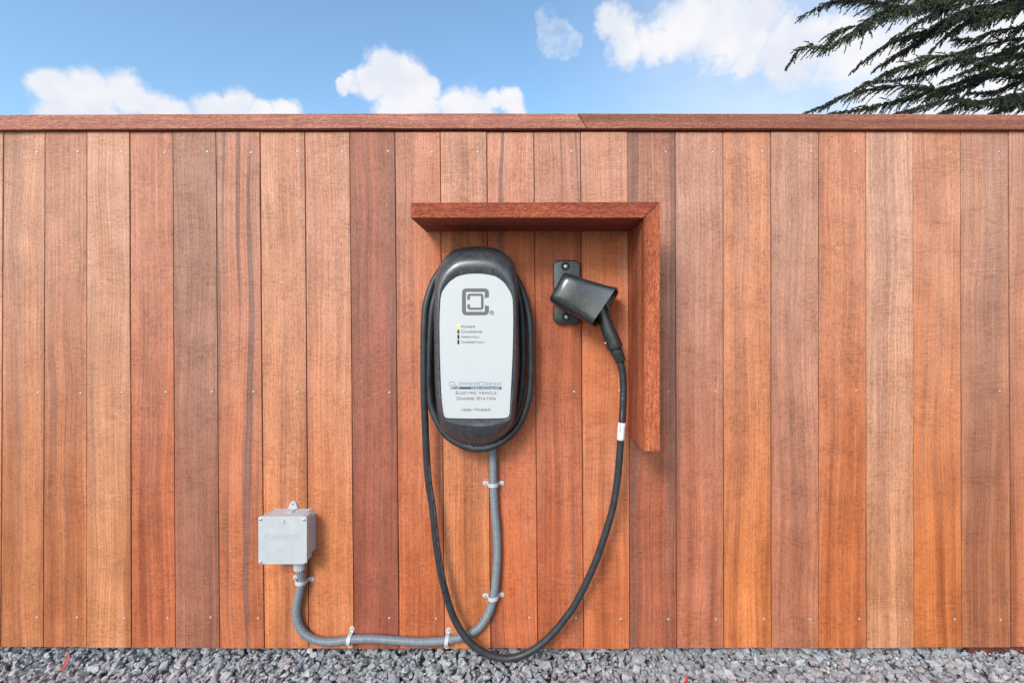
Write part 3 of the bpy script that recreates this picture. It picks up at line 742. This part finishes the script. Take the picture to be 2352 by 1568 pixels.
# ------------------------------------------------------------------ connector holster
hol = empty('connector_holster', Z3(365, 700, 0), 'black plug holster with a flared hood screwed to the boards by two screws', 'holster')
a, c = P(1271, 597.5, .016), P(1333, 743.5, .016)
link('base_plate', prism(rrect(a.x, c.x, c.z, a.z, .0185, 10), -.0005, .018, .004, 3, True, 50), BLACK2, hol)
for x, y in ((354, 240), (362, 791)):
    p = Z3(x, y, .0185)
    bm = bmesh.new(); rings = []
    for rr, d in ((.0125, -.0010), (.0118, .0012), (.0095, .0010), (.0085, -.0004), (.004, -.0006)):
        rings.append([bm.verts.new((p.x+rr*math.cos(2*math.pi*k/24), p.y-d, p.z+rr*math.sin(2*math.pi*k/24))) for k in range(24)])
    for q, w_ in zip(rings, rings[1:]):
        for k in range(24): bm.faces.new((q[k], q[(k+1) % 24], w_[(k+1) % 24], w_[k]))
    bm.faces.new(rings[-1])
    link('screw_boss', bm_mesh(bm, True, 40), DARKIN, hol, loc=p)
    screw_mesh(p+Vector((0, -.0002, 0)), .0056, .0022, 'screw', SCREW, hol)
def hood_shell():
    # stations along the axis from closed end to open end: top edge, bottom edge (zoom px), back depth, front depth
    st = [((352,318),(196,585),.040,.085),((340,305),(181,590),.030,.098),((360,306),(195,618),.021,.106),((420,322),(235,655),.018,.111),((540,366),(330,705),.018,.113),((640,400),(425,765),.018,.114),
          ((740,432),(515,815),.018,.117),((830,456),(580,855),.018,.120),((885,468),(612,869),.018,.122)]
    verts, faces = [], []; n = 28
    def ring(s, inset=0.0, push=0.0):
        (tx, ty), (bx, by), d0, d1 = s; out = []
        for k in range(n):
            a = 2*math.pi*k/n; ca, sa = math.cos(a), math.sin(a)
            e = 0.55-0.27*max(0, min(1, (tx-380)/500))
            u = math.copysign(abs(ca)**e, ca); v = math.copysign(abs(sa)**e, sa)
            u *= (1-inset); v *= (1-inset*1.2)
            f = (u+1)/2; d = (d0+d1)/2+v*(d1-d0)/2
            zx = tx+(bx-tx)*f+push; zy = ty+(by-ty)*f+push*.42
            # the open rim rakes: deeper layers reach further along the axis
            rake = (d1-d)/(d1-d0)*max(0, (tx-340)/545)**2*105
            # same pixel basis at mid depth keeps the walls parallel to the axis
            w = P(*z3(zx+rake, zy+rake*.42), .085); out.append(Vector((w.x, -d, w.z)))
        return out
    rings = [ring(st[0], .25)]+[ring(s) for s in st]+[ring(st[-1], .06, -4), ring(st[-3], .08), ring(st[2], .12)]
    for r_ in rings: verts += r_
    for i in range(len(rings)-1):
        for k in range(n):
            q, b = i*n+k, i*n+(k+1) % n; faces.append((q, b, b+n, q+n))
    faces.append(tuple(range(n))); faces.append(tuple(range((len(rings)-1)*n, len(rings)*n)))
    bm = bmesh.new(); bm.from_mesh(mesh_from(verts, faces)); me = bm_mesh(bm, True, 42)
    return me
link('hood_shell', hood_shell(), BLACK2, hol)

# ------------------------------------------------------------------ junction box
JD = 0.062
jb = empty('junction_box', P(650, 1240, 0), 'square light grey plastic junction box low on the boards, embossed lid', 'junction box')
A, B_ = P(593, 1186, JD), P(705, 1295.5, JD)
x0, x1, z0, z1_ = A.x, B_.x, B_.z, A.z
def z4(x, y): return (542.8+x*.26918, 1115.7+y*.26918)
ch = .013; i_ = .0022
body_poly = [(x0+i_+ch, z1_-i_), (x1-i_-ch, z1_-i_), (x1-i_, z1_-i_-ch), (x1-i_, z0+i_+ch), (x1-i_-ch, z0+i_), (x0+i_+ch, z0+i_), (x0+i_, z0+i_+ch), (x0+i_, z1_-i_-ch)]
link('body', prism(body_poly, -.0005, JD-.004, 0), BOXG, jb)
for cx, cz in ((x0+.0095, z1_-.0095), (x1-.0095, z1_-.0095), (x0+.0095, z0+.0095), (x1-.0095, z0+.0095)):
    bm = bmesh.new(); bmesh.ops.create_cone(bm, cap_ends=True, segments=20, radius1=.0078, radius2=.0078, depth=.030, matrix=Matrix.Translation((cx, -(JD-.0195), cz)) @ Matrix.Rotation(R(90), 4, 'X'))
    link('screw_post', bm_mesh(bm, True, 40), BOXG, jb)
lid = link('lid', prism(rrect(x0, x1, z0, z1_, .006, 5), JD-.0045, JD, .0013, 2), BOXG, jb)
for cx, cz in ((x0+.0062, z1_-.0068), (x1-.0075, z1_-.0075), (x0+.0068, z0+.0068), (x1-.0068, z0+.0058)):
    screw_mesh(Vector((cx, -JD, cz)), .0040, .0028, 'screw', SCREW, jb)
# embossed word and the pen tick on the lid
font_text('embossed_lettering', 'CANTEX', 235, 552, 456, 412, z4, JD+.0001, BOXG, lid, 0.0, 0.0007)
ink_q = stroke_quads([(403, 325), (412, 292), (417, 306)], 3)
link('pen_mark', ngon(ink_q, z4, JD+.0003), INKD, lid)
# mounting ear and its gusset
ear = [xz(*z4(x, y), .004) for x, y in ((442,196),(458,150),(470,133),(484,127),(500,132),(510,146),(526,196))]
eo = link('mounting_ear', prism(ear, -.0005, .005, .001, 1), BOXG, jb)
screw_mesh(P(*z4(482, 156), .0052), .0032, .0006, 'hole_plug', flat('brass_hole', (.30, .2, .1), .5), eo, False)
link('gusset', prism([xz(*z4(x, y), 0) for x, y in ((470,196),(520,196),(520,186),(470,186))], .004, .030), BOXG, jb)
# threaded fitting under the box
fb = P(687.5, 1297, .030)
def fluted(zt, zb, r, n=14):
    bm = bmesh.new(); ring_t, ring_b = [], []
    for k in range(n*4):
        a = 2*math.pi*k/(n*4); rr = r*(1.0 if k % 4 in (0, 1, 2) else .90)
        ring_t.append(bm.verts.new((fb.x+rr*math.cos(a), fb.y+rr*math.sin(a), zt))); ring_b.append(bm.verts.new((fb.x+rr*.96*math.cos(a), fb.y+rr*.96*math.sin(a), zb)))
    m_ = n*4
    for k in range(m_): bm.faces.new((ring_t[k], ring_t[(k+1) % m_], ring_b[(k+1) % m_], ring_b[k]))
    bm.faces.new(ring_t); bm.faces.new(ring_b); return bm_mesh(bm)
link('conduit_nut', fluted(z0+.004, P(0, 1307, .030).z, .0152), BOXG, jb)

# ------------------------------------------------------------------ flexible conduit and straps
CR = 0.0112
cpts = [(687.5,1299,.030),(690.5,1312,.028),(693.6,1331,.020),(689.5,1353,.0155),(683,1385,.0135),(681.5,1412,.0135),(688,1438,.0135),(706,1459.5,.0135),(736,1472,.0135),(771,1472.5,.0135),(803,1468,.0135),(839,1466,.0135),(870,1467,.0135),(912,1470,.0135),
 (958,1473,.0135),(1003,1472,.0135),(1038,1467.5,.0135),(1062,1461,.0135),(1084,1452,.0135),(1107,1433,.0135),(1125.6,1399,.0135),(1134.8,1362,.0135),(1139.4,1319,.0135),(1142.3,1270,.0135),(1139.8,1208,.0135),(1135.4,1162,.0135),(1133.2,1110,.0135),(1132.3,1072,.0145),(1131.5,1036,.018),(1130,1005,.02),(1129,985,.021)]
cp2 = spline([P(*q) for q in cpts], .0013)
cond = link('flexible_conduit', tube(cp2, lambda i, s: CR*(1.05-.16*(1-abs(math.sin(math.pi*s/.0060)))**1.5), 20), CONDG, None, loc=P(900, 1470, 0))
tag(cond, 'ribbed grey flexible conduit bending from the junction box up to the charger', 'conduit')
def strap(px, py, ang, label, cd=.0135):
    c = P(px, py, 0); t = empty('conduit_strap', c, label, 'strap', 'straps holding the conduit')
    R_ = CR+.0012; th = .0024
    prof = [(-R_-.0168, 0), (-R_-.003, 0), (-R_, .003), (-R_, cd)]
    prof += [(-R_*math.cos(math.pi*k/12), cd+R_*math.sin(math.pi*k/12)) for k in range(1, 12)]
    prof += [(R_, cd), (R_, .003), (R_+.003, 0), (R_+.0168, 0)]
    out = []
    for i, p in enumerate(prof):
        a, b = Vector(prof[max(0, i-1)]), Vector(prof[min(len(prof)-1, i+1)]); d = (b-a).normalized(); out.append((p[0]-d.y*th, p[1]+d.x*th))
    bm = bmesh.new(); W = .0052; ca, sa = math.cos(ang), math.sin(ang)
    def w(tx, d, al): return bm.verts.new((c.x+tx*ca-al*sa, -d+.0004, c.z+tx*sa+al*ca))
    # three ribs across the band
    als = [(-W, .0), (-W*.5, .0008), (-W*.18, .0002), (W*.18, .0002), (W*.5, .0008), (W, .0)]
    rows_o = []; cen = Vector((0, cd))
    for al, rise in als:
        row = []
        for p, o_ in zip(prof, out):
            n = (Vector(o_)-Vector(p)).normalized(); row.append(w(o_[0]+n.x*rise, o_[1]+n.y*rise, al))
        rows_o.append(row)
    r_in0 = [w(p[0], p[1], -W) for p in prof]; r_in1 = [w(p[0], p[1], W) for p in prof]
    loop = rows_o+[r_in1, r_in0]
    for i in range(len(prof)-1):
        for j in range(len(loop)):
            a, b = loop[j], loop[(j+1) % len(loop)]; bm.faces.new((a[i], a[i+1], b[i+1], b[i]))
    for e in (0, -1): bm.faces.new([r_[e] for r_ in loop])
    # rounded ear tips
    for s in (-1, 1):
        cc = s*(R_+.0118); top = []; bt = []
        for k in range(18):
            a = 2*math.pi*k/18; top.append(w(cc+.0066*math.cos(a), th+.0003, .0066*math.sin(a))); bt.append(w(cc+.0066*math.cos(a), 0, .0066*math.sin(a)))
        bm.faces.new(top); bm.faces.new(bt)
        for k in range(18): bm.faces.new((top[k], top[(k+1) % 18], bt[(k+1) % 18], bt[k]))
    link('band', bm_mesh(bm, True, 38), STRAPG, t)
    for s in (-1, 1):
        tx = s*(R_+.0118); screw_mesh(Vector((c.x+tx*ca, -(th+.0003), c.z+tx*sa)), .0034, .0009, 'screw', SCREW, t)
strap(1133.6, 1108.5, 0.0, 'white plastic strap on the conduit just below the charger')
strap(1133.5, 1365, 0.05, 'white plastic strap on the upright conduit just above its lower bend')
strap(698, 1326.5, -.12, 'white plastic strap on the conduit right under the junction box', .0195)
strap(807, 1461, R(84), 'white plastic strap on the level conduit on the side of the junction box')
strap(1028, 1463.5, R(83), 'white plastic strap on the level conduit next to the hanging black cable')

# ------------------------------------------------------------------ cypress tree behind the fence
def make_tree():
    D0 = 6.6
    def T(px, py, dd=0.0):
        d = D0+dd; return Vector(((px-VX)/F*d, -DIST+d, CZ-(py-VY)/F*d))
    def zz(x, y): return (1779+x*.2436, y*.2436)
    br = [[(260,145),(420,70),(600,20),(900,-10),(1300,-60)], [(130,585),(270,460),(480,370),(620,290),(800,190),(1000,110),(1300,20),(1700,-60)],
          [(480,520),(650,390),(800,290),(950,210),(1200,120),(1500,30),(1800,-40)], [(770,600),(900,520),(1100,430),(1300,340),(1500,240),(1750,150),(2000,60),(2300,-30)],
          [(960,640),(1150,520),(1350,400),(1520,310),(1750,200),(2000,130),(2352,20)], [(1080,380),(1250,270),(1450,160),(1650,70),(1900,-20)],
          [(780,800),(950,750),(1050,680),(1250,630),(1500,540),(1750,470),(2000,420),(2352,370),(2700,280)], [(1000,790),(1180,740),(1400,690),(1700,600),(2000,520),(2352,440),(2700,340)],
          [(300,1058),(480,980),(700,900),(950,850),(1250,830),(1500,830),(1800,790)], [(540,1070),(900,1010),(1200,960),(1450,880),(1700,800),(2000,700),(2352,620),(2700,500)],
          [(1150,1070),(1400,990),(1700,900),(2000,960),(2352,900),(2700,800)], [(1480,1075),(1800,1000),(2100,950),(2352,890),(2700,780)],
          [(1710,350),(1900,335),(2100,300),(2352,240),(2700,120)], [(1500,200),(1700,130),(2000,40),(2352,-60)], [(1500,460),(1650,330),(1800,240),(2050,130),(2352,40)],
          [(1900,230),(2100,130),(2300,60),(2600,-40)], [(2110,600),(2250,520),(2400,480),(2700,380)], [(1620,780),(1800,640),(2050,560),(2352,500),(2700,380)], [(1900,760),(2100,720),(2352,690),(2700,600)], [(2050,1080),(2200,1020),(2352,990),(2700,900)],
          [(1350,60),(1600,20),(1900,-60),(2300,-140)], [(1950,620),(2150,600),(2400,560),(2700,470)],[(900,20),(1250,60),(1500,10),(1800,-60)],[(1850,880),(2100,850),(2352,780),(2700,690)]]
    # more of the crown out of the frame, above and to the right
    for k in range(16):
        y0 = -900+k*125; x0 = 1500+rng.uniform(0, 900) if y0 < -250 else 2500
        br.append([(x0, y0), (x0+350, y0-90), (x0+800, y0-200), (x0+1300, y0-330)])
    trunk_x, trunk_y = T(3000, 0).x, -DIST+D0+.6
    tree = empty('cypress_tree', (trunk_x, trunk_y, 0), 'dark green cypress with drooping feathery branches rising behind the fence', 'tree')
    tp = spline([Vector((trunk_x, trunk_y, -.05)), Vector((trunk_x-.05, trunk_y, 2.5)), Vector((trunk_x+.1, trunk_y+.1, 6)), Vector((trunk_x, trunk_y, 11))], .25)
    link('trunk', tube(tp, lambda i, s: max(.05, .34*(1-s/12.5)), 14), BARK, tree)
    LV, LF, LC = [], [], []; nv = 0
    bverts, bfaces = [], []
    def addtube(me):
        n = len(bverts); bverts.extend([v.co.copy() for v in me.vertices]); bfaces.extend([tuple(n+i for i in p.vertices) for p in me.polygons]); bpy.data.meshes.remove(me)
    def leaf(p, d, l, w, c):
        nonlocal nv
        s = Vector((rng.normal(), rng.normal(), rng.normal())); s = (s-d*s.dot(d)); s.normalize()
        q = p+d*l; m_ = p+d*l*.42
        LV.extend([p, m_+s*w, q, m_-s*w]); LF.append((nv, nv+1, nv+2, nv+3)); nv += 4; LC.extend([c]*4)
    for bi, b in enumerate(br):
        dd = rng.uniform(-.7, .7); vis = bi < 24
        pts = [T(*zz(x, y), dd+.12*j*rng.uniform(-1, 1))+Vector((0, 0, rng.normal()*.03)) for j, (x, y) in enumerate(b)]
        last = pts[-1]; end = Vector((trunk_x, trunk_y, min(10, last.z+.35*(trunk_x-last.x))))
        path = spline(pts+[end], .05)
        n = len(path)
        addtube(tube(path[:], lambda i, s: .004+.03*min(1, (i/n))**1.3, 5))
        Lb = n*.05; stop = int(len(spline(pts, .05))+10)
        bcol = rng.uniform(0.75, 1.15); tipgreen = rng.random()
        for i in range(0, min(stop, n-2)):
            ax = (path[max(0, i-2)]-path[min(n-1, i+3)]).normalized()       # points to the tip
            dens = 4 if i > 3 else 3
            for _ in range(dens):
                tl = rng.uniform(.05, .13)+min(.22, .012*i)*rng.random()**1.4
                side = Vector((rng.normal()*.4, rng.normal()*.7, rng.normal()*.42-.30))
                d = (ax*1.0+side*(.65 if i > 2 else .25)); d.normalize()
                p = path[i]+Vector((rng.normal(), rng.normal(), rng.normal()))*.008
                nl = int(tl/.0075)+2; green = rng.random()
                for k in range(nl):
                    f = k/nl; dk = (d+Vector((0, 0, -.55*f))); dk.normalize()
                    p = p+dk*tl/nl
                    for _s in range(2):
                        r3 = Vector((rng.normal(), rng.normal(), rng.normal()))*.48
                        ld = (dk+r3).normalized()
                        lum = (0.028+0.046*rng.random())*bcol
                        yel = 1.0+(1.1 if (green > .86 and tipgreen > .35) else 0)
                        c = (lum*.95*yel, lum*1.18*yel, lum*.78, 1)
                        if rng.random() < .10: c = (lum*1.5, lum*1.05, lum*.7, 1)
                        leaf(p, ld, rng.uniform(.018, .040)*(1-.45*f), rng.uniform(.005, .0095), c)
    me = bpy.data.meshes.new('foliage'); V = np.array([v[:] for v in LV], dtype=np.float32); Fa = np.array(LF, dtype=np.int32)
    me.vertices.add(len(V)); me.loops.add(Fa.size); me.polygons.add(len(Fa))
    me.vertices.foreach_set('co', V.ravel()); me.loops.foreach_set('vertex_index', Fa.ravel()); me.polygons.foreach_set('loop_start', np.arange(0, Fa.size, 4, dtype=np.int32))
    me.update(calc_edges=True); me.validate()
    ca = me.color_attributes.new('leaf', 'FLOAT_COLOR', 'POINT'); ca.data.foreach_set('color', np.array(LC, dtype=np.float32).ravel())
    m, nt, b = mat('cypress_leaf'); a = nd(nt, 'ShaderNodeAttribute', attribute_name='leaf'); L(nt, a.outputs['Color'], b.inputs['Base Color']); b.inputs['Roughness'].default_value = .6
    b.inputs['Specular IOR Level'].default_value = .3
    fo = link('crown', me, m, tree); fo['kind'] = 'stuff'
    link('branches', mesh_from(bverts, bfaces, True), BARK, tree)
make_tree()

# ------------------------------------------------------------------ litter on the gravel
def gp(px, py, z=0.014):
    k = (CZ-z)/((py-VY)/F); return Vector(((px-VX)/F*k, -DIST+k, z))
def leaf_obj(px, py, l, w, ang, label, colr):
    c = gp(px, py, .020); verts, faces = [], []
    n = 7
    for i in range(n+1):
        f = i/n; ww = w*math.sin(math.pi*min(1, f*.93+.05))**.8; y = (f-.5)*l
        for s, zc in ((-1, .003), (0, 0), (1, .003)): verts.append(Vector((s*ww, 0, 0))+Vector((0.006*math.sin(f*3), zc*abs(s)*-1, y)))
    for i in range(n):
        for k in range(2): a = i*3+k; faces.append((a, a+1, a+4, a+3))
    me = mesh_from(verts, faces, True)
    me.transform(Matrix.Translation(c+Vector((0, 0, .004))) @ Matrix.Rotation(ang, 4, 'Y') @ Matrix.Rotation(R(-35), 4, 'X'))
    o = link('fallen_leaf', me, flat('red_leaf', colr, .5), None, loc=c); so_ = o.modifiers.new('t', 'SOLIDIFY'); so_.thickness = .0006
    tag(o, label, 'leaf')
leaf_obj(151, 1521, .050, .0055, -.25, 'slender red leaf standing among the stones at the fence foot', (.30, .035, .025))
leaf_obj(1571, 1561, .030, .005, .8, 'small pinkish red leaf lying flat on the gravel', (.45, .05, .06))
TW = flat('dry_twig', (.22, .15, .11), .8)
def twig(px0, py0, px1, py1, label, r=.0011, up=.022):
    a, b = gp(px0, py0, up), gp(px1, py1, up-.006); m_ = (a+b)/2+Vector((.003, 0, .004))
    o = link('dry_twig', tube(spline([a, m_, b], .004), r, 6), TW, None, loc=a); tag(o, label, 'twig')
twig(799, 1506, 808, 1541, 'thin pale twig lying on the gravel below the level conduit', .0014)
twig(1743, 1489, 1781, 1503, 'dry straw stalk poking out from under the boards', .0011)
twig(1270, 1514, 1274, 1560, 'straight brown twig on the gravel beyond the cable loop', .0010)
twig(1433, 1541, 1460, 1556, 'short bent reddish twig resting between pale stones', .0013)
gsp = empty('grass_sprig', gp(1283, 1493, .004), 'tiny green grass sprig growing at the fence foot', 'grass')
GR = flat('grass_green', (.06, .16, .03), .6)
for k in range(4):
    b0 = gp(1281+k*2.2, 1494, .0); tipv = b0+Vector((random.uniform(-.012, .014), -.004, random.uniform(.02, .034)))
    link('blade', tube([b0, b0.lerp(tipv, .5)+Vector((0, 0, .003)), tipv], lambda i, s: (.0012, .001, .0002)[i], 5), GR, gsp)
